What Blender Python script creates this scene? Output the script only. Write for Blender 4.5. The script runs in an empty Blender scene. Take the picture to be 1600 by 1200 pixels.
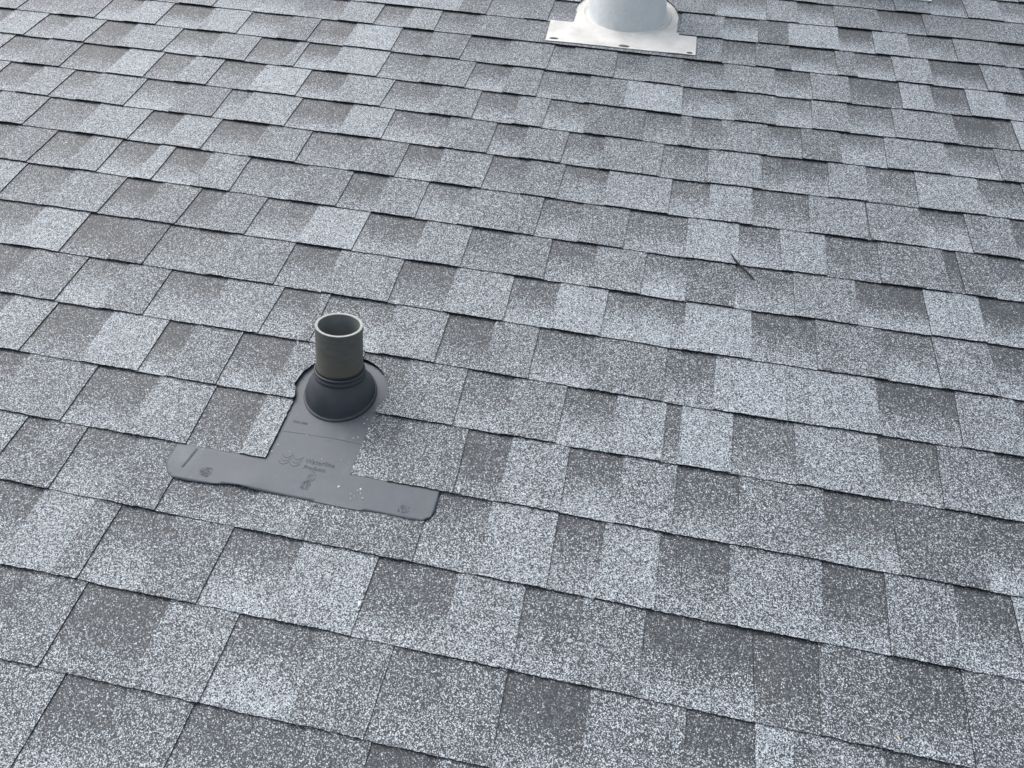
import bpy, bmesh, math, random
from mathutils import Vector, Matrix, noise
C = bpy.context.scene.collection
SC = bpy.context.scene
R = math.radians

# ------------------------------------------------------------------ camera
PITCH = math.atan(4 / 12)                      # a 4-in-12 roof
ROOF = Matrix.Translation((0, 0, 3.0)) @ Matrix.Rotation(PITCH, 4, 'X')   # roof frame: x along the courses, y up the slope, z off the roof
camd = bpy.data.cameras.new('camera')
camd.sensor_width = 36.0; camd.lens = 27.0; camd.clip_start = 0.05; camd.clip_end = 400
cam = bpy.data.objects.new('camera', camd); C.objects.link(cam)
CR = Matrix(((0.97958993, -0.16068552, 0.12076309), (0.20098716, 0.77470813, -0.59952604), (0.002779, 0.61156151, 0.79119201)))
cam.matrix_world = ROOF @ (Matrix.Translation((0, -0.2281141, 1.2191171)) @ CR.to_4x4())
SC.camera = cam

# ------------------------------------------------------------------ light: an overcast sky, weak soft sun from up the slope and left
SUN_EL, SUN_AZ = R(58), R(-62)                 # azimuth from +Y (up the slope) towards +X
W = bpy.data.worlds.new('World'); SC.world = W; W.use_nodes = True
nt = W.node_tree; nt.nodes.clear()
wo = nt.nodes.new('ShaderNodeOutputWorld'); bg = nt.nodes.new('ShaderNodeBackground')
sky = nt.nodes.new('ShaderNodeTexSky'); sky.sky_type = 'NISHITA'; sky.sun_disc = False
sky.sun_elevation = SUN_EL; sky.sun_rotation = SUN_AZ; sky.air_density = 1.0; sky.dust_density = 6.0; sky.ozone_density = 1.0
hs = nt.nodes.new('ShaderNodeHueSaturation'); hs.inputs['Saturation'].default_value = 0.50; hs.inputs['Hue'].default_value = 0.484
nt.links.new(sky.outputs[0], hs.inputs['Color']); nt.links.new(hs.outputs[0], bg.inputs['Color'])
bg.inputs['Strength'].default_value = 0.15
nt.links.new(bg.outputs[0], wo.inputs['Surface'])
sl = bpy.data.lights.new('sun', 'SUN'); sl.energy = 0.75; sl.angle = R(60); sl.color = (0.97, 0.99, 0.975)
so = bpy.data.objects.new('sun', sl); C.objects.link(so)
sd = Vector((math.sin(SUN_AZ) * math.cos(SUN_EL), math.cos(SUN_AZ) * math.cos(SUN_EL), math.sin(SUN_EL)))
so.rotation_euler = sd.to_track_quat('Z', 'Y').to_euler(); so.location = (0, 0, 12)
vs = SC.view_settings; vs.view_transform = 'Standard'; vs.look = 'None'; vs.gamma = 1.0; vs.use_curve_mapping = False
vs.exposure = 0.46
SC.render.engine = 'CYCLES'

# ------------------------------------------------------------------ node helpers
def mat(name):
    m = bpy.data.materials.new(name); m.use_nodes = True
    n = m.node_tree; n.nodes.clear()
    o = n.nodes.new('ShaderNodeOutputMaterial'); b = n.nodes.new('ShaderNodeBsdfPrincipled')
    n.links.new(b.outputs[0], o.inputs['Surface'])
    return m, n, b
def N(n, t, **kw):
    x = n.nodes.new(t)
    for k, v in kw.items():
        if k in x.inputs: x.inputs[k].default_value = v
        else: setattr(x, k, v)
    return x
def math_(n, op, a, b=None, c=None, clamp=False):
    x = n.nodes.new('ShaderNodeMath'); x.operation = op; x.use_clamp = clamp
    for i, v in enumerate((a, b, c)):
        if v is None: continue
        if hasattr(v, 'links') or hasattr(v, 'is_linked'): n.links.new(v, x.inputs[i])
        else: x.inputs[i].default_value = v
    return x.outputs[0]
def mix(n, f, a, b):
    x = n.nodes.new('ShaderNodeMix'); x.data_type = 'RGBA'
    for s, v in ((x.inputs[0], f), (x.inputs[6], a), (x.inputs[7], b)):
        if hasattr(v, 'is_linked'): n.links.new(v, s)
        elif isinstance(v, tuple): s.default_value = (*v, 1) if len(v) == 3 else v
        else: s.default_value = v
    return x.outputs[2]
def tex(n, kind, scale, detail=2.0, rough=0.5, vec=None):
    co = n.nodes.new('ShaderNodeTexCoord')
    x = n.nodes.new('ShaderNodeTexNoise' if kind == 'noise' else 'ShaderNodeTexVoronoi')
    x.inputs['Scale'].default_value = scale
    if kind == 'noise': x.inputs['Detail'].default_value = detail; x.inputs['Roughness'].default_value = rough
    n.links.new(vec if vec is not None else co.outputs['Object'], x.inputs['Vector'])
    return x

# ------------------------------------------------------------------ materials
def granule_material():
    m, n, b = mat('shingle_granules')
    tone = N(n, 'ShaderNodeAttribute', attribute_name='tone').outputs['Fac']      # share of pale granules along the lower edge of the tab
    tone2 = N(n, 'ShaderNodeAttribute', attribute_name='tone_top').outputs['Fac']  # the same at its top (the dark printed shadow band)
    vf = N(n, 'ShaderNodeAttribute', attribute_name='vfrac').outputs['Fac']
    warm = N(n, 'ShaderNodeAttribute', attribute_name='warm').outputs['Fac']
    blotch = tex(n, 'noise', 26.0, 3.0, 0.6).outputs[0]
    blotch2 = tex(n, 'noise', 95.0, 2.0, 0.6).outputs[0]
    big = tex(n, 'noise', 3.1, 2.0, 0.5).outputs[0]
    # gradient of the blend with a wandering front
    g = math_(n, 'ADD', vf, math_(n, 'MULTIPLY', math_(n, 'SUBTRACT', blotch, 0.5), 0.34))
    mr = n.nodes.new('ShaderNodeMapRange'); mr.interpolation_type = 'SMOOTHSTEP'
    n.links.new(g, mr.inputs[0]); mr.inputs[1].default_value = -0.05; mr.inputs[2].default_value = 0.74
    d = math_(n, 'ADD', tone, math_(n, 'MULTIPLY', mr.outputs[0], math_(n, 'SUBTRACT', tone2, tone)))
    d = math_(n, 'ADD', d, math_(n, 'MULTIPLY', math_(n, 'SUBTRACT', blotch, 0.5), 0.14))
    d = math_(n, 'ADD', d, math_(n, 'MULTIPLY', math_(n, 'SUBTRACT', blotch2, 0.5), 0.38))
    d = math_(n, 'ADD', d, math_(n, 'MULTIPLY', math_(n, 'SUBTRACT', big, 0.5), 0.16), None, True)
    co0 = n.nodes.new('ShaderNodeTexCoord'); wz = tex(n, 'noise', 230.0, 1.0); vm = n.nodes.new('ShaderNodeVectorMath'); vm.operation = 'MULTIPLY_ADD'
    n.links.new(wz.outputs['Color'], vm.inputs[0]); vm.inputs[1].default_value = (0.0022,) * 3; n.links.new(co0.outputs['Object'], vm.inputs[2]); GV = vm.outputs[0]
    vo = tex(n, 'voronoi', GR_SCALE, vec=GV)
    # drops of different granule blend along the strip
    mps = n.nodes.new('ShaderNodeMapping'); mps.inputs['Scale'].default_value = (17.0, 3.5, 1.0); n.links.new(co0.outputs['Object'], mps.inputs[0])
    st = tex(n, 'noise', 1.0, 1.0, 0.5, mps.outputs[0]).outputs[0]
    d = math_(n, 'ADD', d, math_(n, 'MULTIPLY', math_(n, 'SUBTRACT', st, 0.5), 0.16), None, True)
    vo.inputs['Randomness'].default_value = 1.0
    sep = n.nodes.new('ShaderNodeSeparateColor'); n.links.new(vo.outputs['Color'], sep.inputs[0])
    pale = math_(n, 'SMOOTH_MIN', 1.0, math_(n, 'MULTIPLY', math_(n, 'SUBTRACT', d, sep.outputs[0]), 7.0), 0.1, )
    pale = math_(n, 'ADD', pale, 0.5, None, True)
    r = n.nodes.new('ShaderNodeValToRGB'); n.links.new(sep.outputs[1], r.inputs[0])
    e = r.color_ramp.elements
    e[0].position = 0.0; e[0].color = (0.017, 0.020, 0.026, 1)
    e[1].position = 1.0; e[1].color = (0.19, 0.206, 0.226, 1)
    x = e.new(0.55); x.color = (0.040, 0.0465, 0.056, 1)
    x = e.new(0.8); x.color = (0.078, 0.088, 0.100, 1)
    wr = n.nodes.new('ShaderNodeValToRGB'); n.links.new(sep.outputs[2], wr.inputs[0])
    e = wr.color_ramp.elements
    e[0].color = (0.235, 0.275, 0.31, 1); e[1].color = (0.70, 0.785, 0.86, 1)
    wn = tex(n, 'noise', 7.0, 2.0, 0.5).outputs[0]
    wf = math_(n, 'ADD', math_(n, 'MULTIPLY', warm, 0.7), math_(n, 'MULTIPLY', math_(n, 'SUBTRACT', wn, 0.66), 2.0), None, True)
    darkc = mix(n, wf, r.outputs[0], mix(n, 0.35, r.outputs[0], (0.12, 0.115, 0.09)))
    col = mix(n, pale, darkc, wr.outputs[0])
    # bare asphalt seen between the granules
    ed = n.nodes.new('ShaderNodeTexVoronoi'); ed.feature = 'DISTANCE_TO_EDGE'; ed.inputs['Scale'].default_value = GR_SCALE
    n.links.new(GV, ed.inputs['Vector'])
    gap = n.nodes.new('ShaderNodeMapRange'); n.links.new(ed.outputs['Distance'], gap.inputs[0]); gap.inputs[1].default_value = 0.0; gap.inputs[2].default_value = 0.13
    gap.inputs[3].default_value = 0.35; gap.inputs[4].default_value = 1.0
    col = mix(n, gap.outputs[0], (0.02, 0.021, 0.024), col)
    bald = tex(n, 'noise', 60.0, 3.0, 0.65).outputs[0]
    bm_ = n.nodes.new('ShaderNodeMapRange'); n.links.new(bald, bm_.inputs[0]); bm_.inputs[1].default_value = 0.70; bm_.inputs[2].default_value = 0.76
    col = mix(n, math_(n, 'MULTIPLY', bm_.outputs[0], 0.6), col, (0.03, 0.031, 0.033))
    n.links.new(col, b.inputs['Base Color'])
    b.inputs['Roughness'].default_value = 0.62
    b.inputs['Specular IOR Level'].default_value = 0.55
    bp = n.nodes.new('ShaderNodeBump'); bp.inputs['Strength'].default_value = 0.5; bp.inputs['Distance'].default_value = 0.0007
    n.links.new(sep.outputs[1], bp.inputs['Height']); n.links.new(bp.outputs[0], b.inputs['Normal'])
    return m
GR_SCALE = 660.0
M_GRAN = granule_material()

def asphalt_edge():
    m, n, b = mat('cut_asphalt_edge')
    t = tex(n, 'noise', 400, 2).outputs[0]
    n.links.new(mix(n, t, (0.006, 0.007, 0.009), (0.035, 0.037, 0.042)), b.inputs['Base Color'])
    b.inputs['Roughness'].default_value = 0.85; b.inputs['Specular IOR Level'].default_value = 0.2
    return m
M_EDGE = asphalt_edge()
def plain(name, c1, c2, scale, rough, spec=0.5, metal=0.0, bump=0.0, bscale=None, rough2=None):
    m, n, b = mat(name)
    t = tex(n, 'noise', scale, 4, 0.6).outputs[0]
    mr = N(n, 'ShaderNodeMapRange'); n.links.new(t, mr.inputs[0]); mr.inputs[1].default_value = 0.3; mr.inputs[2].default_value = 0.7
    n.links.new(mix(n, mr.outputs[0], c1, c2), b.inputs['Base Color'])
    b.inputs['Roughness'].default_value = rough; b.inputs['Specular IOR Level'].default_value = spec; b.inputs['Metallic'].default_value = metal
    if rough2 is not None: n.links.new(math_(n, 'ADD', math_(n, 'MULTIPLY', mr.outputs[0], rough2 - rough), rough), b.inputs['Roughness'])
    if bump:
        bp = n.nodes.new('ShaderNodeBump'); bp.inputs['Strength'].default_value = 1.0; bp.inputs['Distance'].default_value = bump
        n.links.new(tex(n, 'noise', bscale or scale * 4, 3).outputs[0], bp.inputs['Height']); n.links.new(bp.outputs[0], b.inputs['Normal'])
    return m
M_FELT = plain('black_underlayment', (0.012, 0.012, 0.014), (0.03, 0.03, 0.034), 60, 0.9, 0.2)
M_FASCIA = plain('painted_fascia', (0.55, 0.55, 0.53), (0.62, 0.62, 0.6), 8, 0.5)

def rubber(name, c1, c2, c3, rough):
    m, n, b = mat(name)
    a = tex(n, 'noise', 16, 5, 0.62).outputs[0]
    mr = N(n, 'ShaderNodeMapRange'); n.links.new(a, mr.inputs[0]); mr.inputs[1].default_value = 0.33; mr.inputs[2].default_value = 0.68
    base = mix(n, mr.outputs[0], c1, c2)
    cl = tex(n, 'noise', 5.5, 4, 0.7).outputs[0]
    cm = N(n, 'ShaderNodeMapRange'); n.links.new(cl, cm.inputs[0]); cm.inputs[1].default_value = 0.52; cm.inputs[2].default_value = 0.70
    base = mix(n, math_(n, 'MULTIPLY', cm.outputs[0], 0.45), base, tuple(min(1.0, x * 1.5) for x in c2))      # dried dust
    f = tex(n, 'noise', 120, 3, 0.7).outputs[0]
    sp = N(n, 'ShaderNodeMapRange'); n.links.new(f, sp.inputs[0]); sp.inputs[1].default_value = 0.66; sp.inputs[2].default_value = 0.74
    base = mix(n, math_(n, 'MULTIPLY', sp.outputs[0], 0.35), base, c3)
    n.links.new(base, b.inputs['Base Color'])
    n.links.new(math_(n, 'ADD', math_(n, 'MULTIPLY', mr.outputs[0], 0.14), rough), b.inputs['Roughness'])
    b.inputs['Specular IOR Level'].default_value = 0.5
    bp = n.nodes.new('ShaderNodeBump'); bp.inputs['Strength'].default_value = 0.5; bp.inputs['Distance'].default_value = 0.0008
    n.links.new(tex(n, 'noise', 30, 3, 0.55).outputs[0], bp.inputs['Height']); n.links.new(bp.outputs[0], b.inputs['Normal'])
    return m
M_FLANGE = rubber('weathered_black_rubber', (0.050, 0.063, 0.080), (0.096, 0.116, 0.140), (0.24, 0.25, 0.26), 0.47)
M_CONE = rubber('shaded_rubber_cone', (0.042, 0.050, 0.060), (0.058, 0.067, 0.078), (0.11, 0.11, 0.11), 0.48)  # same rubber as the flange; shade of the steep boot painted as darker colour
M_INNER = plain('black_rubber_seal', (0.010, 0.011, 0.013), (0.02, 0.021, 0.024), 60, 0.6)
M_EMBOSS = plain('relief_shaded_rubber_lettering', (0.045, 0.053, 0.070), (0.066, 0.076, 0.096), 300, 0.6)  # flange rubber in a darker colour, painting in the shading of raised marks
M_SEAL = plain('dark_sealant_smear', (0.040, 0.043, 0.060), (0.095, 0.105, 0.13), 260, 0.5, bump=0.001, bscale=260)
M_SCRAPE = plain('scraped_rubber', (0.03, 0.033, 0.036), (0.075, 0.08, 0.085), 200, 0.7)

def pipe_material():
    m, n, b = mat('weathered_plastic_pipe')
    co = n.nodes.new('ShaderNodeTexCoord'); sp = n.nodes.new('ShaderNodeSeparateXYZ'); n.links.new(co.outputs['Object'], sp.inputs[0])
    mp = n.nodes.new('ShaderNodeMapping'); mp.inputs['Scale'].default_value = (1, 1, 3.2); n.links.new(co.outputs['Object'], mp.inputs[0])
    a = tex(n, 'noise', 34, 5, 0.65, mp.outputs[0]).outputs[0]
    mr = N(n, 'ShaderNodeMapRange'); n.links.new(a, mr.inputs[0]); mr.inputs[1].default_value = 0.3; mr.inputs[2].default_value = 0.7
    c = mix(n, mr.outputs[0], (0.112, 0.112, 0.104), (0.168, 0.165, 0.150))
    h = N(n, 'ShaderNodeMapRange'); n.links.new(math_(n, 'ADD', sp.outputs[2], math_(n, 'MULTIPLY', a, 0.06)), h.inputs[0])
    h.inputs[1].default_value = 0.145; h.inputs[2].default_value = 0.085; h.inputs[3].default_value = 0.0; h.inputs[4].default_value = 1.0
    c = mix(n, math_(n, 'MULTIPLY', h.outputs[0], 0.75), c, (0.165, 0.147, 0.108))    # brown grime towards the boot
    f = tex(n, 'noise', 150, 4, 0.75).outputs[0]
    s = N(n, 'ShaderNodeMapRange'); n.links.new(f, s.inputs[0]); s.inputs[1].default_value = 0.64; s.inputs[2].default_value = 0.76
    c = mix(n, math_(n, 'MULTIPLY', s.outputs[0], 0.45), c, (0.30, 0.29, 0.25))
    n.links.new(c, b.inputs['Base Color']); b.inputs['Roughness'].default_value = 0.55; b.inputs['Specular IOR Level'].default_value = 0.4
    bp = n.nodes.new('ShaderNodeBump'); bp.inputs['Strength'].default_value = 0.5; bp.inputs['Distance'].default_value = 0.0006
    n.links.new(f, bp.inputs['Height']); n.links.new(bp.outputs[0], b.inputs['Normal'])
    return m
M_PIPE = pipe_material()
M_RIM = plain('pale_cut_pipe_end', (0.30, 0.315, 0.295), (0.42, 0.43, 0.405), 120, 0.6)
M_BORE = plain('grey_pipe_bore', (0.17, 0.185, 0.19), (0.23, 0.245, 0.245), 30, 0.6)

def galvanised(name, c1, c2, metal, rough):
    m, n, b = mat(name)
    v = tex(n, 'voronoi', 130); sep = n.nodes.new('ShaderNodeSeparateColor'); n.links.new(v.outputs['Color'], sep.inputs[0])
    mp = n.nodes.new('ShaderNodeMapping'); mp.inputs['Scale'].default_value = (1, 1, 0.12)
    co = n.nodes.new('ShaderNodeTexCoord'); n.links.new(co.outputs['Object'], mp.inputs[0])
    s = tex(n, 'noise', 60, 4, 0.6, mp.outputs[0]).outputs[0]
    f = math_(n, 'ADD', math_(n, 'MULTIPLY', sep.outputs[0], 0.35), math_(n, 'MULTIPLY', s, 0.65))
    n.links.new(mix(n, f, c1, c2), b.inputs['Base Color'])
    b.inputs['Metallic'].default_value = metal
    n.links.new(math_(n, 'ADD', math_(n, 'MULTIPLY', f, 0.15), rough), b.inputs['Roughness'])
    bp = n.nodes.new('ShaderNodeBump'); bp.inputs['Strength'].default_value = 0.5; bp.inputs['Distance'].default_value = 0.0015
    n.links.new(tex(n, 'noise', 12, 3).outputs[0], bp.inputs['Height']); n.links.new(bp.outputs[0], b.inputs['Normal'])
    return m
M_GALV = galvanised('galvanised_steel', (0.74, 0.81, 0.84), (0.93, 0.96, 0.97), 0.3, 0.30)
M_SHEET = plain('pale_oxidised_sheet_metal', (0.50, 0.50, 0.48), (0.70, 0.70, 0.68), 14, 0.55, 0.4, 0.0, 0.0015, 9)
M_NAIL = plain('weathered_sealant_grey', (0.05, 0.054, 0.062), (0.13, 0.135, 0.145), 150, 0.7)
M_TWIG = plain('dark_twig_bark', (0.010, 0.010, 0.012), (0.04, 0.038, 0.036), 200, 0.8)
M_CHIP = plain('white_lint', (0.78, 0.79, 0.78), (0.9, 0.9, 0.88), 100, 0.8)
M_STRAW = plain('straw_yellow_chaff', (0.50, 0.40, 0.19), (0.68, 0.56, 0.3), 100, 0.7)
M_LOOSE = plain('loose_white_granule', (0.62, 0.65, 0.68), (0.85, 0.87, 0.9), 300, 0.6)

# ------------------------------------------------------------------ object helpers
def empty(name, mw, label, cat, group=None):
    o = bpy.data.objects.new(name, None); o.empty_display_size = 0.05; C.objects.link(o); o.matrix_world = mw
    o['label'] = label; o['category'] = cat
    if group: o['group'] = group
    return o
def obj(name, bm, mats, parent=None, smooth=False, label=None, local=None):
    me = bpy.data.meshes.new(name); bm.normal_update(); bm.to_mesh(me); bm.free()
    for m in (mats if isinstance(mats, (list, tuple)) else [mats]): me.materials.append(m)
    if smooth:
        for p in me.polygons: p.use_smooth = True
    o = bpy.data.objects.new(name, me); C.objects.link(o)
    if parent: o.parent = parent
    if local is not None: o.matrix_local = local
    if label: o['label'] = label
    return o
def lathe(bm, rings, n=64, mi=0, close=False):
    """rings: list of (centre Vector, axis_x Vector, axis_y Vector, radius)"""
    V = []
    for c, ax, ay, r in rings:
        V.append([bm.verts.new(c + ax * (r * math.cos(2 * math.pi * i / n)) + ay * (r * math.sin(2 * math.pi * i / n))) for i in range(n)])
    for a, b in zip(V, V[1:]):
        for i in range(n):
            f = bm.faces.new((a[i], a[(i + 1) % n], b[(i + 1) % n], b[i])); f.material_index = mi
    return V
def interp(tab, x):
    if not tab: return 0.0
    if x <= tab[0][0]: return tab[0][1]
    for (a, p), (b, q) in zip(tab, tab[1:]):
        if x <= b: return p + (q - p) * (x - a) / (b - a)
    return tab[-1][1]

# ------------------------------------------------------------------ the shingle courses (u where each tab begins, metres)
# T / L / D = raised tab of middle / light / dark blend, R = recessed tab with its dark shadow band, j = butt joint
TABS = {
  -1: 'T-0.925 R-0.753 T-0.644 R-0.538 D-0.360 R-0.255 T-0.151',
  0: 'R-1.020 T-0.894 R-0.796 T-0.643 R-0.528 D-0.386 R-0.267 D-0.172 R-0.077 T0.049 R0.195 L0.300 T0.357 R0.483',
  1: 'R-1.130 L-0.961 D-0.862 R-0.815 T-0.706 R-0.602 L-0.468 R-0.337 L-0.191 R-0.074 T0.023 R0.122 j0.139 R0.298 T0.395 R0.498 D0.613',
  2: 'T-1.219 R-1.090 T-1.044 R-0.959 D-0.855 R-0.749 T-0.585 D-0.471 R-0.276 L-0.162 R-0.045 L0.035 R0.135 R0.177 T0.254 R0.405 T0.508 R0.618',
  3: 'R-1.331 T-1.176 R-1.021 L-0.885 R-0.760 L-0.651 R-0.438 T-0.364 R-0.241 j-0.225 L-0.159 R-0.046 T0.053 R0.151 T0.266 R0.414 D0.538 R0.679',
  4: 'R-1.430 L-1.308 R-1.202 L-1.065 R-0.936 T-0.874 R-0.766 T-0.648 R-0.497 T-0.400 R-0.278 T-0.186 R-0.079 L0.026 R0.123 L0.150 R0.249 T0.368 R0.523 T0.625 R0.740',
  5: 'R-1.510 T-1.349 R-1.210 T-1.103 R-1.002 T-0.865 R-0.738 T-0.647 R-0.624 T-0.472 R-0.354 T-0.252 R-0.158 T-0.038 R0.112 L0.209 j0.354 L0.396 R0.530 T0.678 R0.796',
  6: 'R-1.598 L-1.411 R-1.287 D-1.165 R-1.079 T-0.923 j-0.880 R-0.763 T-0.649 R-0.498 L-0.373 R-0.239 L-0.136 R-0.031 j0.118 L0.141 R0.285 R0.315 T0.415 R0.554 T0.659 R0.770',
  7: 'L-1.707 R-1.547 T-1.419 R-1.273 D-1.174 R-1.070 T-1.004 R-0.893 L-0.762 R-0.629 T-0.486 R-0.370 T-0.270 R-0.178 T-0.074 R0.039 D0.138 R0.243 T0.373 R0.505 L0.655 R0.767',
  8: 'R-1.796 T-1.674 R-1.555 T-1.451 R-1.358 L-1.254 R-1.207 T-1.099 R-0.995 T-0.836 R-0.717 T-0.624 R-0.517 T-0.411 T-0.263 R-0.225 T-0.122 R-0.014 L0.130 R0.250 L0.347 R0.447 T0.565 R0.712 T0.745 R0.811',
  9: 'T-1.810 R-1.660 L-1.503 j-1.448 R-1.351 L-1.250 R-1.143 T-1.007 R-0.880 T-0.732 R-0.612 T-0.515 j-0.442 R-0.387 T-0.286 R-0.196 L-0.077 R0.078 L0.175 R0.280 T0.413 R0.546 T0.554 R0.679 T0.783 R0.883',
  10: 'L-1.930 R-1.879 L-1.773 R-1.671 T-1.585 R-1.439 T-1.305 R-1.176 L-1.111 R-0.967 L-0.815 R-0.693 T-0.532 R-0.404 D-0.319 R-0.210 D-0.108 R0.045 T0.166 R0.301 R0.356 T0.464 R0.559 L0.679 R0.835 T0.943',
  11: 'L-2.046 R-1.959 T-1.840 R-1.724 L-1.573 R-1.457 L-1.360 R-1.262 L-1.136 R-0.991 L-0.878 R-0.742 T-0.600 R-0.480 T-0.367 R-0.285 D-0.170 R-0.015 T0.082 R0.116 T0.191 R0.312 D0.403 R0.504 T0.617 R0.773 T0.897',
  12: 'R-2.137 L-2.050 R-1.932 L-1.831 R-1.730 L-1.621 R-1.470 L-1.338 R-1.207 L-1.092 j-1.074 R-1.053 L-0.951 R-0.798 T-0.668 R-0.534 T-0.423 R-0.326 D-0.189 L-0.081 R0.081 T0.225 R0.336 T0.433 R0.531 T0.650 R0.811 j0.912 L0.968',
  13: 'T-2.125 R-2.046 T-1.895 R-1.775 L-1.672 R-1.567 L-1.426 L-1.408 R-1.297 T-1.163 R-1.068 L-0.949 R-0.799 T-0.698 R-0.586 T-0.452 R-0.323 T-0.255 R-0.125 T-0.032 R0.069 T0.186 R0.337 T0.439 R0.544 L0.682 j0.742 R0.769 L0.865 R0.967',
  14: 'R-1.442 R-1.159 L-1.016 R-0.900 L-0.802 R-0.703 T-0.581 D-0.428 T0.104 R0.180 T0.279 R0.383 T0.516 R0.571 L0.678 R0.782 T0.931',
  15: 'L-0.964 L-0.780 D-0.656 R-0.568 T-0.442 R-0.369 R0.037 L0.045 R0.178 D0.285 L0.375 R0.527 L0.632 R0.734 T0.870 R1.002',
  16: 'T0.031 T0.109 R0.150 T0.311 R0.410 T0.521 R0.664 T0.798 T1.040',
  17: 'T0.316 R0.470 T0.719 R0.826 R0.935 L0.941 R1.048',
  18: 'R1.046 T1.118',
}
WOB = {
  0: [(-0.863, -0.001), (-0.302, 0.0006)],
  1: [(-0.959, -0.0012), (-0.352, 0.0008), (0.191, -0.0012), (0.679, -0.001)],
  2: [(-1.058, 0.004), (-0.402, -0.0004), (0.181, -0.0022), (0.706, 0.0006)],
  3: [(-1.151, 0.0005), (0.171, -0.0002), (0.733, 0.0008)],
  4: [(-1.246, -0.0001), (0.162, -0.0003), (0.761, 0.0042)],
  5: [(-1.343, 0.0012), (-0.554, 0.0024), (0.152, -0.0043), (0.788, 0.0047)],
  6: [(-1.438, 0.0017), (-0.604, 0.0019), (0.143, -0.0031), (0.814, 0.0014)],
  7: [(-1.534, 0.0021), (-0.653, 0.0), (0.133, -0.0057), (0.841, 0.0024)],
  8: [(-1.631, 0.0043), (-0.703, -0.002), (0.124, -0.0097), (0.867, 0.0006)],
  9: [(-1.728, 0.0065), (-0.753, -0.0014), (0.114, -0.0085), (0.894, -0.0003)],
  10: [(-1.822, 0.0032), (-0.804, 0.0001), (0.104, -0.0104), (0.921, 0.0026)],
  11: [(-1.918, 0.0037), (-0.854, 0.0009), (0.095, -0.0101), (0.949, 0.01)],
  12: [(-2.011, 0.0013), (-0.905, 0.0021), (0.085, -0.0116), (0.976, 0.0085)],
  13: [(-2.105, -0.0011), (-0.955, 0.0032), (0.075, -0.009), (1.003, 0.0077)],
  14: [(-1.005, 0.0028), (0.065, -0.0028), (1.029, 0.0029)],
  15: [(0.056, -0.0091), (1.056, 0.0076)],
  16: [(0.046, -0.0072), (1.083, 0.0059)],
}

EXP = 0.143                                    # exposed height of a course
TB, TT = 0.0020, 0.0024                        # thickness of the under layer and of the raised tabs
U_MIN, U_MAX, K_MIN, K_MAX = -3.4, 2.6, -5, 27

# openings cut in the shingles round the two flashings: (centre u, bottom v, arch centre v, half width left, right, radius)
HOLES = [dict(u=-0.517, v0=0.40, vc=0.608, l=0.083, r=0.082, rad=0.094, kmin=3),
         dict(u=-0.127, v0=2.10, vc=2.242, l=0.160, r=0.164, rad=0.164, kmin=15),
         dict(u=0.614, v0=2.58, vc=2.722, l=0.160, r=0.164, rad=0.164, kmin=18)]
def hole_span(h, v, k=99):
    """left and right edge of the opening at height v, or None"""
    if v < (h['v0'] if k >= h['kmin'] else h['kmin'] * EXP + 0.002) or v > h['vc'] + h['rad']: return None
    if v <= h['vc'] - 0.03: w_l, w_r = h['l'], h['r']
    else:
        t = max(0.0, min(1.0, (v - (h['vc'] - 0.03)) / 0.03))
        if v > h['vc']:
            w = math.sqrt(max(0.0, h['rad'] ** 2 - (v - h['vc']) ** 2)); w_l = w_r = w
        else: w_l = h['l'] + (h['rad'] - h['l']) * t; w_r = h['r'] + (h['rad'] - h['r']) * t
    return h['u'] - w_l, h['u'] + w_r

def top_z(k, u, v, raised):
    """height of the shingle surface in the roof frame; each course starts on the one below and sinks under the one above"""
    z = TB + (TT if raised else 0.0) - (TB + TT) * (v - k * EXP) / EXP
    return z + 0.0007 * noise.noise(Vector((u * 9, v * 9, k * 1.7)))

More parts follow.
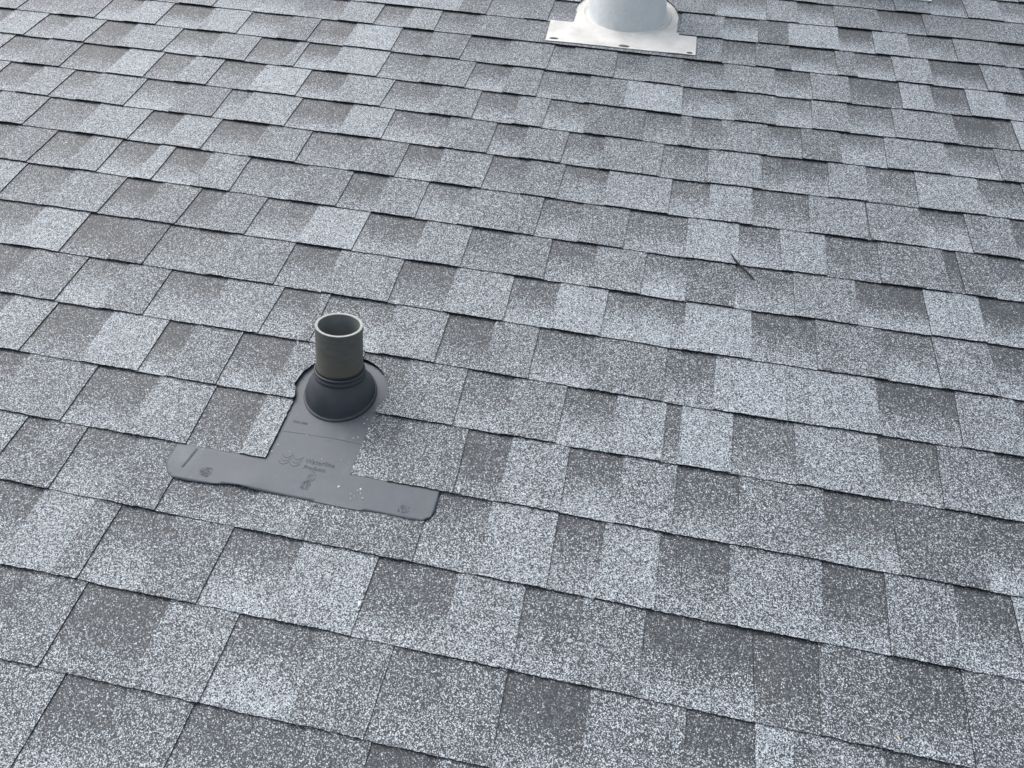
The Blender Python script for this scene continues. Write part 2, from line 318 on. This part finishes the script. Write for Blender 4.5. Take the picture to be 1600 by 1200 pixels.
def slab(bm, lay, k, rows, raised, zbot, tone, tone2, warm, seed, fine):
    """rows: list of (v, u_left, u_right) from the lower edge up; closed at the sides with cut asphalt"""
    rows = [r for r in rows if r[2] - r[1] > 0.0006]
    if len(rows) < 2: return
    width = max(r[2] - r[1] for r in rows)
    nu = max(1, int(width / (0.006 if fine else 0.08)))
    rnd = random.Random(seed)
    off = 0.0 if raised else random.Random(seed + 5).uniform(-0.20, 0.16)
    G = []
    for j, (v, a, b) in enumerate(rows):
        line = []
        for i in range(nu + 1):
            u = a + (b - a) * i / nu
            vv = v
            if j == 0: vv += interp(WOB.get(k), u) + 0.0016 * noise.noise(Vector((u * 14, k * 3.1, seed % 7))) + (rnd.uniform(-0.0009, 0.0009) if fine else 0)
            if i in (0, nu) and fine: u += rnd.uniform(-0.0005, 0.0005)
            z = top_z(k, u, vv, raised)
            if j == 0 and raised: z += 0.0006 * noise.noise(Vector((u * 6, k * 5.3, 4)))
            line.append(bm.verts.new((u, vv, z)))
        G.append(line)
    t1, t2, wf, wl = lay
    for j in range(len(G) - 1):
        for i in range(nu):
            f = bm.faces.new((G[j][i], G[j][i + 1], G[j + 1][i + 1], G[j + 1][i])); f.material_index = 0
    for line in G:
        for x in line:
            x[t1] = tone; x[t2] = tone2; x[wl] = warm
            x[wf] = max(0.0, min(1.3, (x.co.y - k * EXP) / EXP)) + off
    def skirt(vs):
        lo = [bm.verts.new((x.co.x, x.co.y, zbot(x.co.y))) for x in vs]
        up = [bm.verts.new(x.co) for x in vs]
        for a in range(len(vs) - 1):
            f = bm.faces.new((lo[a], lo[a + 1], up[a + 1], up[a])); f.material_index = 1
    skirt(G[0]); skirt([l[-1] for l in G]); skirt([l[0] for l in reversed(G)])
    # underside of the lower edge, so that nothing is paper thin
    lo = [bm.verts.new((x.co.x, x.co.y, zbot(x.co.y))) for x in G[0]]
    lo2 = [bm.verts.new((x.co.x, x.co.y, zbot(x.co.y))) for x in G[1]]
    for a in range(nu):
        f = bm.faces.new((lo[a + 1], lo[a], lo2[a], lo2[a + 1])); f.material_index = 1

def course_segments(k, rnd):
    seg = []
    if k in TABS:
        for w in TABS[k].split(): seg.append((float(w[1:]), w[0]))
    else:
        seg = [(0.0, 'R')]
    # carry the pattern on beyond what the photograph shows
    u, t = seg[0]
    while u > U_MIN:
        t = 'R' if t != 'R' else rnd.choice('TTLD'); u -= rnd.uniform(0.09, 0.19); seg.insert(0, (u, t))
    u, t = seg[-1]
    while u < U_MAX:
        t = 'R' if t != 'R' else rnd.choice('TTLD'); u += rnd.uniform(0.09, 0.19); seg.append((u, t))
    out = []; prev = 'T'
    for i in range(len(seg) - 1):
        t = prev if seg[i][1] == 'j' else seg[i][1]
        joint = (seg[i][1] == 'j') or (i > 0 and (t == 'R') == (prev == 'R'))
        out.append([seg[i][0], seg[i + 1][0], t, joint]); prev = t
    return out

def rows_for(k, a, b, v_lo, v_hi, step, gap_l, gap_r, lean):
    """split the tab's outline where it meets the openings; returns a list of row lists"""
    hs = [h for h in HOLES if k >= h['kmin'] - 1 and a < h['u'] + 0.2 and b > h['u'] - 0.2 and v_lo < h['vc'] + h['rad'] and v_hi > h['v0']]
    n = max(2, int(math.ceil((v_hi - v_lo) / (0.004 if hs else step))))
    vs_ = [v_lo + (v_hi - v_lo) * j / n for j in range(n + 1)]
    def L(v): return a + gap_l + lean[0] * (v - v_lo)
    def Rr(v): return b - gap_r + lean[1] * (v - v_lo)
    if not hs: return [[(v, L(v), Rr(v)) for v in vs_]]
    h = hs[0]; left, right = [], []
    for v in vs_:
        s = hole_span(h, v, k)
        if s is None: s = (h['u'], h['u'])
        jit = 0.0022 * noise.noise(Vector((v * 90, k, 1.0)))
        left.append((v, L(v), min(Rr(v), s[0] + jit))); right.append((v, max(L(v), s[1] + jit), Rr(v)))
    out = []
    for rr in (left, right):                 # keep contiguous runs
        run = []
        for r in rr:
            if r[2] - r[1] > 0.0006: run.append(r)
            else:
                if len(run) > 1: out.append(run)
                run = []
        if len(run) > 1: out.append(run)
    return out

TONE = {'T': (0.38, 0.33), 'L': (0.53, 0.50), 'D': (0.27, 0.23), 'R': (0.57, 0.08)}
roof = empty('shingle_roof', ROOF, 'grey laminated asphalt shingle roof slope filling the whole view', 'roof')
def build_course(k):
    rnd = random.Random(1000 + k)
    bm = bmesh.new()
    lay = tuple(bm.verts.layers.float.new(s) for s in ('tone', 'tone_top', 'vfrac', 'warm'))
    v_lo, v_hi = k * EXP, (k + 1) * EXP + 0.022
    zb = lambda v: -(TB + TT) * (v - k * EXP) / EXP + 0.0001
    zt = lambda v: zb(v) + TB - 0.0003
    segs = course_segments(k, rnd)
    fine_k = -2 <= k <= 19
    # the under layer, one strip per shingle between butt joints, shows only in the recesses
    leans = [rnd.uniform(-0.03, 0.03) for _ in range(len(segs) + 1)]
    for i, (a, b, t, joint) in enumerate(segs):
        fine = fine_k and b > -2.3 and a < 1.4
        j_next = i + 1 < len(segs) and segs[i + 1][3]
        gl = 0.0003 if joint else 0.0; gr = 0.0003 if j_next else 0.0
        la, lb = leans[i], leans[i + 1]
        tl, tt_ = TONE[t]
        dv = rnd.uniform(-0.09, 0.09); w = max(0.0, rnd.gauss(-0.15, 0.5))
        if t == 'R':
            tl += rnd.uniform(-0.24, 0.06); tt_ += rnd.uniform(-0.02, 0.12)
            ext = 0.006
            for rr in rows_for(k, a, b, v_lo, v_hi, 0.05, gl if joint else -ext, gr if j_next else -ext, (la, lb)):
                slab(bm, lay, k, rr, False, zb, tl, tt_, w, rnd.randrange(10 ** 6), fine)
        else:
            for rr in rows_for(k, a, b, v_lo, v_hi, 0.05, gl, gr, (la, lb)):
                slab(bm, lay, k, rr, True, zb, tl + dv, tt_ + dv, w, rnd.randrange(10 ** 6), fine)
    return obj('shingle_course', bm, [M_GRAN, M_EDGE], roof)
for k in range(K_MIN, K_MAX + 1): build_course(k)

def box(bm, x0, x1, y0, y1, z0, z1, mi=0):
    v = [bm.verts.new(p) for p in ((x0, y0, z0), (x1, y0, z0), (x1, y1, z0), (x0, y1, z0), (x0, y0, z1), (x1, y0, z1), (x1, y1, z1), (x0, y1, z1))]
    for q in ((3, 2, 1, 0), (4, 5, 6, 7), (0, 1, 5, 4), (1, 2, 6, 5), (2, 3, 7, 6), (3, 0, 4, 7)):
        f = bm.faces.new([v[i] for i in q]); f.material_index = mi
bm = bmesh.new(); box(bm, U_MIN + 0.03, U_MAX - 0.05, K_MIN * EXP + 0.01, (K_MAX + 1) * EXP, -0.024, -0.0085)
obj('underlayment', bm, M_FELT, roof)
bm = bmesh.new(); box(bm, U_MIN + 0.04, U_MAX - 0.06, K_MIN * EXP + 0.02, K_MIN * EXP + 0.045, -0.20, -0.0245)
obj('fascia_board', bm, M_FASCIA, roof)

# ------------------------------------------------------------------ rubber pipe flashing
def outline_sheet(bm, pts, zf, thick, res=0.006, mi=0):
    """a thin sheet filling an outline, gridded so that it can follow the heights zf(u, v)"""
    f = bm.faces.new([bm.verts.new((u, v, 0)) for u, v in pts]); f.material_index = mi
    us = [p[0] for p in pts]; vv = [p[1] for p in pts]
    for lo, hi, no in ((min(us), max(us), (1, 0, 0)), (min(vv), max(vv), (0, 1, 0))):
        x = lo + res
        while x < hi:
            co = (x, 0, 0) if no[0] else (0, x, 0)
            bmesh.ops.bisect_plane(bm, geom=bm.verts[:] + bm.edges[:] + bm.faces[:], dist=1e-6, plane_co=co, plane_no=no)
            x += res
    for v in bm.verts: v.co.z = zf(v.co.x, v.co.y)
    bm.normal_update()
    for f in bm.faces:
        if f.normal.z < 0: f.normal_flip()
    be = [e for e in bm.edges if e.is_boundary]
    r = bmesh.ops.extrude_edge_only(bm, edges=be)
    for v in r['geom']:
        if isinstance(v, bmesh.types.BMVert): v.co.z -= thick
def smooth_pts(p, n=4):
    out = []
    for i in range(len(p)):
        p0, p1, p2, p3 = p[i - 1], p[i], p[(i + 1) % len(p)], p[(i + 2) % len(p)]
        for j in range(n):
            t = j / n
            out.append(tuple(0.5 * (2 * p1[c] + (p2[c] - p0[c]) * t + (2 * p0[c] - 5 * p1[c] + 4 * p2[c] - p3[c]) * t * t + (3 * p1[c] - p0[c] - 3 * p2[c] + p3[c]) * t ** 3) for c in (0, 1)))
    return out
VB = 3 * EXP
def flange_z(u, v, v_line=VB, k=2, lift=0.0016):
    on_course = TB + TT - (TB + TT) * (v - k * EXP) / EXP + lift
    if v <= v_line: z = on_course
    else: z = 0.0001 + (lift - 0.0001) * math.exp(-(v - v_line) / 0.003) - (TB + TT) * (v - v_line) / EXP
    return max(z, -0.0050)
def rub_z(u, v):
    z = flange_z(u, v) + (0.0006 if abs(u + 0.517) < 0.08 or v < VB else 0.0001) * noise.noise(Vector((u * 18, v * 18, 3)))
    d = math.hypot((u + 0.612) / 0.035, (v - 0.366) / 0.02)      # the lower edge stands up a little here
    return z + 0.0042 * math.exp(-d * d) if v < VB else z
pf = empty('pipe_flashing', ROOF @ Matrix.Translation((-0.517, 0.608, 0)), 'black rubber pipe flashing with T shaped flange lapped over the shingles', 'flashing')
LOC = Matrix.Translation((0.517, -0.608, 0))
low = [(-0.2653, 0.4440), (-0.7775, 0.4440), (-0.7778, 0.405), (-0.7757, 0.386), (-0.7720, 0.3755), (-0.7646, 0.3645), (-0.7526, 0.3570), (-0.7243, 0.3550), (-0.6757, 0.3581), (-0.6472, 0.3630),
       (-0.6228, 0.3645), (-0.5901, 0.3612), (-0.5295, 0.3620), (-0.4681, 0.3607), (-0.4075, 0.3596), (-0.3613, 0.3630), (-0.3376, 0.3629), (-0.3018, 0.3613), (-0.2791, 0.3634), (-0.2675, 0.3723), (-0.2630, 0.3861), (-0.2638, 0.41)]
# flange: the foot, and the neck that runs up under the cut shingles to an arched top
arch = [(-0.517 + 0.104 * math.cos(t), 0.612 + 0.082 * math.sin(t)) for t in [math.pi * i / 24 for i in range(25)]]
out_ = low[2:] + [(-0.2653, 0.4440), (-0.40, 0.4445), (-0.413, 0.47)] + arch + [(-0.621, 0.47), (-0.634, 0.4445), (-0.7775, 0.4440)]
bm = bmesh.new(); outline_sheet(bm, out_, rub_z, 0.0016)
obj('flange', bm, M_FLANGE, pf, True, local=LOC)
# frame vectors of the leaning pipe inside the roof frame
UPV = Vector((0.047, math.sin(PITCH), math.cos(PITCH))).normalized()
AX = (Vector((1, 0, 0)) - UPV * UPV.x).normalized(); AY = UPV.cross(AX).normalized()
B0 = Vector((0, 0, -0.004))
bm = bmesh.new()
prof = [(0.0745, 0.0, 0.0), (0.0738, 0.0, 0.0022), (0.0712, 0.0, 0.0032), (0.0700, 0.02, 0.006), (0.0690, 0.06, 0.012)]
rings = []
cc = UPV * 0.041                                   # where the collar begins
def blend(t, r, extra=0.0):
    c = B0.lerp(cc, t); n = Vector((0, 0, 1)).lerp(UPV, t).normalized()
    ax = (Vector((1, 0, 0)) - n * n.x).normalized(); ay = n.cross(ax)
    return (c + n * extra, ax, ay, r)
rings += [blend(0, 0.0722, 0.0030), blend(0, 0.0715, 0.0044), blend(0, 0.0702, 0.0048), blend(0, 0.0692, 0.0040)]
for i in range(1, 15):
    t = i / 14
    rings.append(blend(t, 0.0692 + (0.0478 - 0.0692) * (t ** 2.3 * 0.8 + t * 0.2)))
obj('boot_cone', (lambda: (lathe(bm, rings, 96), bm)[1])(), M_CONE, pf, True)
bm = bmesh.new()
def up_ring(h, r): return (UPV * h, AX, AY, r)
lathe(bm, [up_ring(0.0400, 0.0476), up_ring(0.0420, 0.0494), up_ring(0.0450, 0.0500), up_ring(0.0480, 0.0494), up_ring(0.0490, 0.0476), up_ring(0.0520, 0.0474), up_ring(0.0535, 0.0492), up_ring(0.0560, 0.0494), up_ring(0.0572, 0.0480), up_ring(0.0576, 0.0466)], 96)
obj('boot_collar', bm, M_CONE, pf, True)
bm = bmesh.new(); lathe(bm, [up_ring(0.0570, 0.0470), up_ring(0.0615, 0.0464), up_ring(0.0630, 0.0456), up_ring(0.0630, 0.0446)], 96)
obj('seal_ring', bm, M_INNER, pf, True)

# moulded marks on the flange
def ribbon(bm, pts, w, h=0.0005, zoff=0.0):
    """a low raised line along pts (u, v)"""
    P = [Vector((u, v, 0)) for u, v in pts]; prev = None
    for i, p in enumerate(P):
        d = (P[min(i + 1, len(P) - 1)] - P[max(i - 1, 0)]).normalized(); s = Vector((-d.y, d.x, 0)) * w / 2
        z = rub_z(p.x, p.y) + zoff
        q = [bm.verts.new((p.x + s.x, p.y + s.y, z - 0.0003)), bm.verts.new((p.x + s.x * 0.6, p.y + s.y * 0.6, z + h)), bm.verts.new((p.x - s.x * 0.6, p.y - s.y * 0.6, z + h)), bm.verts.new((p.x - s.x, p.y - s.y, z - 0.0003))]
        if prev:
            for a in range(3): bm.faces.new((prev[a], q[a], q[a + 1], prev[a + 1]))
        prev = q
bm = bmesh.new()
for row in range(3):
    for half in range(2):
        x0 = -0.5735 + half * 0.0215 - row * 0.0005; y0 = 0.4470 - row * 0.0078 - half * 0.0006
        ribbon(bm, [(x0 + 0.0200 * i / 10, y0 - 0.0072 * math.sin(math.pi * i / 10) ** 0.8 + 0.0018 * (i / 10) ** 2) for i in range(11)], 0.0014)
obj('moulded_wave_emblem', bm, M_EMBOSS, pf, local=LOC)
def text_mesh(name, s, u, v, size, width=1.0):
    cu = bpy.data.curves.new(name, 'FONT'); cu.body = s; cu.size = size; cu.extrude = 0.0003; cu.resolution_u = 3; cu.space_character = 1.05
    t = bpy.data.objects.new(name, cu); C.objects.link(t)
    dg = bpy.context.evaluated_depsgraph_get(); me = bpy.data.meshes.new_from_object(t.evaluated_get(dg))
    bpy.data.objects.remove(t)
    me.materials.clear(); me.materials.append(M_EMBOSS)
    bm = bmesh.new(); bm.from_mesh(me)
    bmesh.ops.triangulate(bm, faces=bm.faces[:])
    for x in bm.verts: x.co = Vector((u + x.co.x * width, v + x.co.y, rub_z(u + x.co.x * width, v + x.co.y) + 0.0003 + x.co.z))
    bm.to_mesh(me); bm.free()
    o = bpy.data.objects.new(name, me); C.objects.link(o); o.parent = pf; o.matrix_local = LOC
text_mesh('moulded_lettering', 'Waterline', -0.5265, 0.4365, 0.0150, 0.90)
text_mesh('moulded_lettering', 'Products', -0.5240, 0.4230, 0.0125, 0.90)
text_mesh('moulded_lettering', 'FOR PIPE', -0.5830, 0.5195, 0.0072, 1.0)
bm = bmesh.new()
cx, cy = -0.5020, 0.4070
ribbon(bm, [(cx + 0.0068 * math.cos(t), cy + 0.0068 * math.sin(t)) for t in [2 * math.pi * i / 24 for i in range(25)]], 0.0010)
ribbon(bm, [(cx + 0.0032 * math.cos(t), cy + 0.0032 * math.sin(t)) for t in [0.8 + 4.8 * i / 12 for i in range(13)]], 0.0010)
ribbon(bm, [(cx - 0.003 + 0.0125 * math.cos(t), cy + 0.0125 * math.sin(t)) for t in [0.5 + 1.1 * i / 10 for i in range(11)]], 0.0010)
obj('moulded_round_mark', bm, M_EMBOSS, pf, local=LOC)
# a moulded step line across the neck
bm = bmesh.new(); ribbon(bm, [(-0.604 + 0.172 * i / 24, 0.4955 + 0.0035 * math.sin(3.0 * i / 24) + 0.001 * (i > 13)) for i in range(25)], 0.0013, 0.0004)
obj('moulded_step_line', bm, M_EMBOSS, pf, local=LOC)
def patch(name, u, v, ru, rv, seed, m, h=0.0011, n=12, holes=0.35, label=None):
    """an irregular low smear made of a lumpy little disc and crumbs round it"""
    rnd = random.Random(seed); bm = bmesh.new()
    def blob(cu_, cv_, a, b_, hh, k=9):
        c = bm.verts.new((cu_, cv_, rub_z(cu_, cv_) + hh)); ring = []; ring2 = []
        for i in range(k):
            t = 2 * math.pi * i / k; q = rnd.uniform(0.65, 1.2)
            x, y = cu_ + a * q * math.cos(t), cv_ + b_ * q * math.sin(t)
            ring.append(bm.verts.new((x, y, rub_z(x, y) - 0.0002)))
            x, y = cu_ + a * q * 0.62 * math.cos(t), cv_ + b_ * q * 0.62 * math.sin(t)
            ring2.append(bm.verts.new((x, y, rub_z(x, y) + hh * rnd.uniform(0.4, 1.1))))
        for i in range(k):
            j = (i + 1) % k
            bm.faces.new((c, ring2[i], ring2[j])); bm.faces.new((ring2[i], ring[i], ring[j], ring2[j]))
    for _ in range(n):
        t = rnd.uniform(0, 6.28); q = rnd.uniform(0.1, 1.0) ** 0.7
        s = rnd.uniform(0.07, holes)
        blob(u + ru * q * math.cos(t), v + rv * q * math.sin(t), ru * s, rv * s, h * rnd.uniform(0.15, 0.7), 7)
    return obj(name, bm, m, pf, True, label, local=LOC)
patch('sealant_dab', -0.6950, 0.3800, 0.0130, 0.0105, 3, M_SEAL, n=110, holes=0.19)
patch('sealant_dab', -0.5065, 0.3905, 0.0095, 0.0105, 5, M_SEAL, n=80, holes=0.24)
patch('sealant_dab', -0.3176, 0.3787, 0.0105, 0.0085, 8, M_SEAL, n=60, holes=0.20)
patch('sealant_dab', -0.4990, 0.4925, 0.0090, 0.0028, 9, M_SEAL, 0.0008, 9, 0.3)
bm = bmesh.new(); rnd = random.Random(4)
ribbon(bm, [(-0.7335 - 0.0085 * i / 12 + rnd.uniform(-0.0004, 0.0004), 0.4240 - 0.044 * i / 12) for i in range(13)], 0.0062, 0.0004)
obj('scrape_mark', bm, M_SCRAPE, pf, local=LOC)
# domed nail heads under the sealant
# ------------------------------------------------------------------ the vent pipe through it
vp = empty('vent_pipe', ROOF @ Matrix.Translation((-0.517, 0.608, 0)), 'short grey plastic vent pipe with open pale rim standing in the rubber boot', 'pipe')
# the pipe's own frame: z along its axis
PM = Matrix((AX, AY, UPV)).transposed().to_4x4()
def pring(h, r): return (Vector((0, 0, h)), Vector((1, 0, 0)), Vector((0, 1, 0)), r)
RO, RI, HT = 0.04445, 0.0389, 0.1545
bm = bmesh.new(); lathe(bm, [pring(-0.02, RO), pring(0.04, RO), pring(0.10, RO), pring(HT - 0.0010, RO)], 96)
obj('pipe_wall', bm, M_PIPE, vp, True, local=PM)
bm = bmesh.new(); lathe(bm, [pring(HT - 0.0010, RO), pring(HT - 0.0003, RO - 0.0003), pring(HT, RO - 0.001), pring(HT, RI + 0.001), pring(HT - 0.0006, RI)], 96)
obj('pipe_rim', bm, M_RIM, vp, False, local=PM)
bm = bmesh.new(); lathe(bm, [pring(HT - 0.0006, RI), pring(0.05, RI), pring(-0.25, RI), pring(-0.25, 0.001)], 96)
obj('pipe_bore', bm, M_BORE, vp, True, local=PM)

# ------------------------------------------------------------------ sheet metal vent flashings
def metal_vent(u0, k0, label):
    """u0, course line k0 that its lower edge sits just above"""
    vb = (k0 + 1) * EXP
    o = empty('metal_vent', ROOF @ Matrix.Translation((u0, (k0 + 1) * EXP + 0.095, 0)), label, 'roof vent', 'metal vents on the roof slope')
    cy_ = (k0 + 1) * EXP + 0.095
    loc = Matrix.Translation((-u0, -cy_, 0))
    def zf(u, v):
        z = flange_z(u, v, vb, k0, 0.0022)
        return max(z, -0.0046) + (0.0008 if v < vb - 0.01 else 0.0002) * noise.noise(Vector((u * 10, v * 10, 9))) + (0.0016 * max(0.0, noise.noise(Vector((u * 7 + 3, 0, 2)))) if v < vb - 0.09 else 0)
    y0 = vb - 0.130 + (0.0705 if k0 == 17 else 0)
    foot_l = [(u0 - 0.232, vb + 0.012), (u0 - 0.2255, y0 - 0.002)]
    foot_r = [(u0 + 0.2290, y0 + 0.003), (u0 + 0.2265, vb + 0.012)]
    arc = [(u0 + 0.185 * math.cos(t), cy_ + 0.160 * math.sin(t)) for t in [math.pi * i / 28 for i in range(29)]]
    bm = bmesh.new()
    outline_sheet(bm, foot_l + [(u0 - 0.10, y0 + 0.0), (u0 + 0.05, y0 + 0.001)] + foot_r + [(u0 + 0.186, vb + 0.0125)] + arc + [(u0 - 0.186, vb + 0.0125)], zf, 0.0012, 0.012)
    obj('flange', bm, M_SHEET, o, False, local=loc)
    # cone rolled over a bead, then the flue, a storm collar and a cap above the picture
    up = Vector((0, math.sin(PITCH), math.cos(PITCH))); ay = up.cross(Vector((1, 0, 0)))
    X = Vector((1, 0, 0))
    bm = bmesh.new()
    Z = Vector((0, 0, 1)); Y = Vector((0, 1, 0)); zb_ = -0.0035
    lathe(bm, [(Z * zb_, X, Y, 0.1455), (Z * (zb_ + 0.0035), X, Y, 0.1435), (Z * (zb_ + 0.0068), X, Y, 0.1400), (Z * (zb_ + 0.0068), X, Y, 0.1375), (Z * (zb_ + 0.0035), X, Y, 0.1345), (Z * (zb_ + 0.0015), X, Y, 0.1295)], 96)
    obj('base_bead', bm, M_SHEET, o, True)
    bm = bmesh.new(); rg = []
    top = up * 0.235
    for i in range(15):
        t = i / 14; c = Vector((0, 0, zb_)).lerp(top, t); n = Z.lerp(up, min(1, t * 1.6)).normalized(); ayy = n.cross(X)
        rg.append((c, X, ayy, 0.1255 - 0.042 * t ** 1.1))
    lathe(bm, rg, 96); obj('cone', bm, M_GALV, o, True)
    bm = bmesh.new(); lathe(bm, [(up * h, X, ay, r) for h, r in ((0.20, 0.082), (0.36, 0.082), (0.36, 0.078), (0.2, 0.078))], 64)
    fl = obj('flue', bm, M_GALV, o, True)
    bm = bmesh.new(); lathe(bm, [(up * h, X, ay, r) for h, r in ((0.250, 0.112), (0.253, 0.113), (0.275, 0.083), (0.279, 0.083))], 64)
    obj('storm_collar', bm, M_GALV, o, True)
    bm = bmesh.new(); lathe(bm, [(up * h, X, ay, r) for h, r in ((0.385, 0.004), (0.385, 0.100), (0.395, 0.104), (0.40, 0.10), (0.425, 0.004))], 64)
    for a in range(3):
        t = a * 2.094; c = X * (0.08 * math.cos(t)) + ay * (0.08 * math.sin(t))
        lathe(bm, [(c + up * 0.33, X, ay, 0.004), (c + up * 0.39, X, ay, 0.004)], 8)
    obj('cap', bm, M_GALV, o, True)
    for du, dv, ru, rv, sd in ((-0.202, 0.014, 0.0150, 0.0085, 1), (0.013, 0.013, 0.0165, 0.0110, 2), (0.211, 0.012, 0.0100, 0.0075, 3)):
        rnd = random.Random(sd); bm = bmesh.new(); u, v = u0 + du, y0 + dv
        c = bm.verts.new((u, v, zf(u, v) + 0.0028)); r1, r2 = [], []
        for i in range(16):
            t = 2 * math.pi * i / 16; q = (0.62 + 0.38 * abs(math.cos(t)) ** 2.0) * rnd.uniform(0.88, 1.08)
            x, y = u + ru * q * math.cos(t), v + rv * q * math.sin(t); r1.append(bm.verts.new((x, y, zf(x, y) + 0.0002)))
            x, y = u + ru * 0.6 * q * math.cos(t), v + rv * 0.6 * q * math.sin(t); r2.append(bm.verts.new((x, y, zf(x, y) + 0.0022)))
        for i in range(16):
            j = (i + 1) % 16; bm.faces.new((c, r2[i], r2[j])); bm.faces.new((r2[i], r1[i], r1[j], r2[j]))
        obj('sealed_nail_head', bm, M_NAIL, o, True, local=loc)
    return o
metal_vent(-0.127, 14, 'galvanised metal roof vent cone on a whitish flange at the top centre edge')
metal_vent(0.6100, 17, 'metal roof vent just past the top right edge, only its flange corner showing')

# ------------------------------------------------------------------ small debris on the shingles
def tube(bm, pts, rad, n=7):
    rings = []
    for i, p in enumerate(pts):
        d = (pts[min(i + 1, len(pts) - 1)] - pts[max(i - 1, 0)]).normalized()
        a = d.cross(Vector((0, 0, 1))).normalized(); b = d.cross(a)
        rings.append([bm.verts.new(p + a * (rad[i] * math.cos(2 * math.pi * j / n)) + b * (rad[i] * math.sin(2 * math.pi * j / n))) for j in range(n)])
    for r, s in zip(rings, rings[1:]):
        for j in range(n): bm.faces.new((r[j], r[(j + 1) % n], s[(j + 1) % n], s[j]))
    bm.faces.new(rings[0][::-1]); bm.faces.new(rings[-1])
def at(u, v, z=0.0): return ROOF @ Matrix.Translation((u, v, z))
def tag(o, label, cat, group=None):
    o['label'] = label; o['category'] = cat
    if group: o['group'] = group
rnd = random.Random(2)
bm = bmesh.new()
P = [Vector((0.0, 0.0, 0.0125)), Vector((0.004, -0.006, 0.0115)), Vector((0.0085, -0.013, 0.0098)), Vector((0.021, -0.027, 0.0078)), Vector((0.034, -0.040, 0.0058)), Vector((0.046, -0.052, 0.0042)), Vector((0.055, -0.0615, 0.003))]
tube(bm, P, [0.0013, 0.0018, 0.0025, 0.0026, 0.0024, 0.0021, 0.0010])
tube(bm, [P[0] + Vector((-0.0005, 0.0006, 0.0002)), P[0] + Vector((-0.003, 0.002, 0.0008))], [0.0016, 0.0009])
o = obj('twig', bm, M_TWIG); o.matrix_world = at(0.2318, 1.1547); tag(o, 'small dark broken twig lying across a shingle edge', 'twig')
def chip(name, u, v, z, sx, sy, sz, rot, m, label, cat, group=None, seed=0):
    r_ = random.Random(seed); bm = bmesh.new(); bmesh.ops.create_icosphere(bm, subdivisions=2, radius=1)
    for x in bm.verts: x.co = Vector((x.co.x * sx, x.co.y * sy, x.co.z * sz)) * r_.uniform(0.75, 1.2)
    o = obj(name, bm, m); o.matrix_world = at(u, v, z) @ Matrix.Rotation(rot, 4, 'Z'); tag(o, label, cat, group); return o
chip('lint_fleck', -0.3388, 0.1964, 0.0042, 0.0024, 0.0050, 0.0012, 0.15, M_CHIP, 'white fleck of lint on a dark tab below the rubber flashing', 'lint', seed=5)
chip('straw_fleck', 0.5058, 0.1606, 0.0062, 0.0012, 0.0036, 0.0007, 0.2, M_STRAW, 'tiny straw yellow fleck on the shingles near the lower right corner', 'chaff', seed=6)
for i, (u, v) in enumerate([(-0.5953, 0.448), (-0.580, 0.598), (-0.4470, 0.545), (-0.4520, 0.560), (-0.4440, 0.556), (-0.4560, 0.508), (-0.448, 0.512), (-0.4985, 0.4505), (-0.4620, 0.4560), (-0.4460, 0.3990),
                            (-0.4050, 0.4020), (-0.4100, 0.3985), (-0.4025, 0.3940), (-0.4120, 0.3860), (-0.4200, 0.3900), (-0.3960, 0.3850), (-0.4170, 0.3800), (-0.7230, 0.4245), (-0.5780, 0.594), (-0.5450, 0.4965), (-0.5900, 0.4640)]):
    s = random.Random(i).uniform(0.0006, 0.0011)
    if i in (9, 10): s = 0.0018
    chip('loose_granule', u, v, flange_z(u, v) + 0.0006, s, s * 1.2, s * 0.7, i, M_LOOSE, 'loose white shingle granule scattered on the black rubber flashing', 'granule', 'loose granules on the rubber flashing', i)
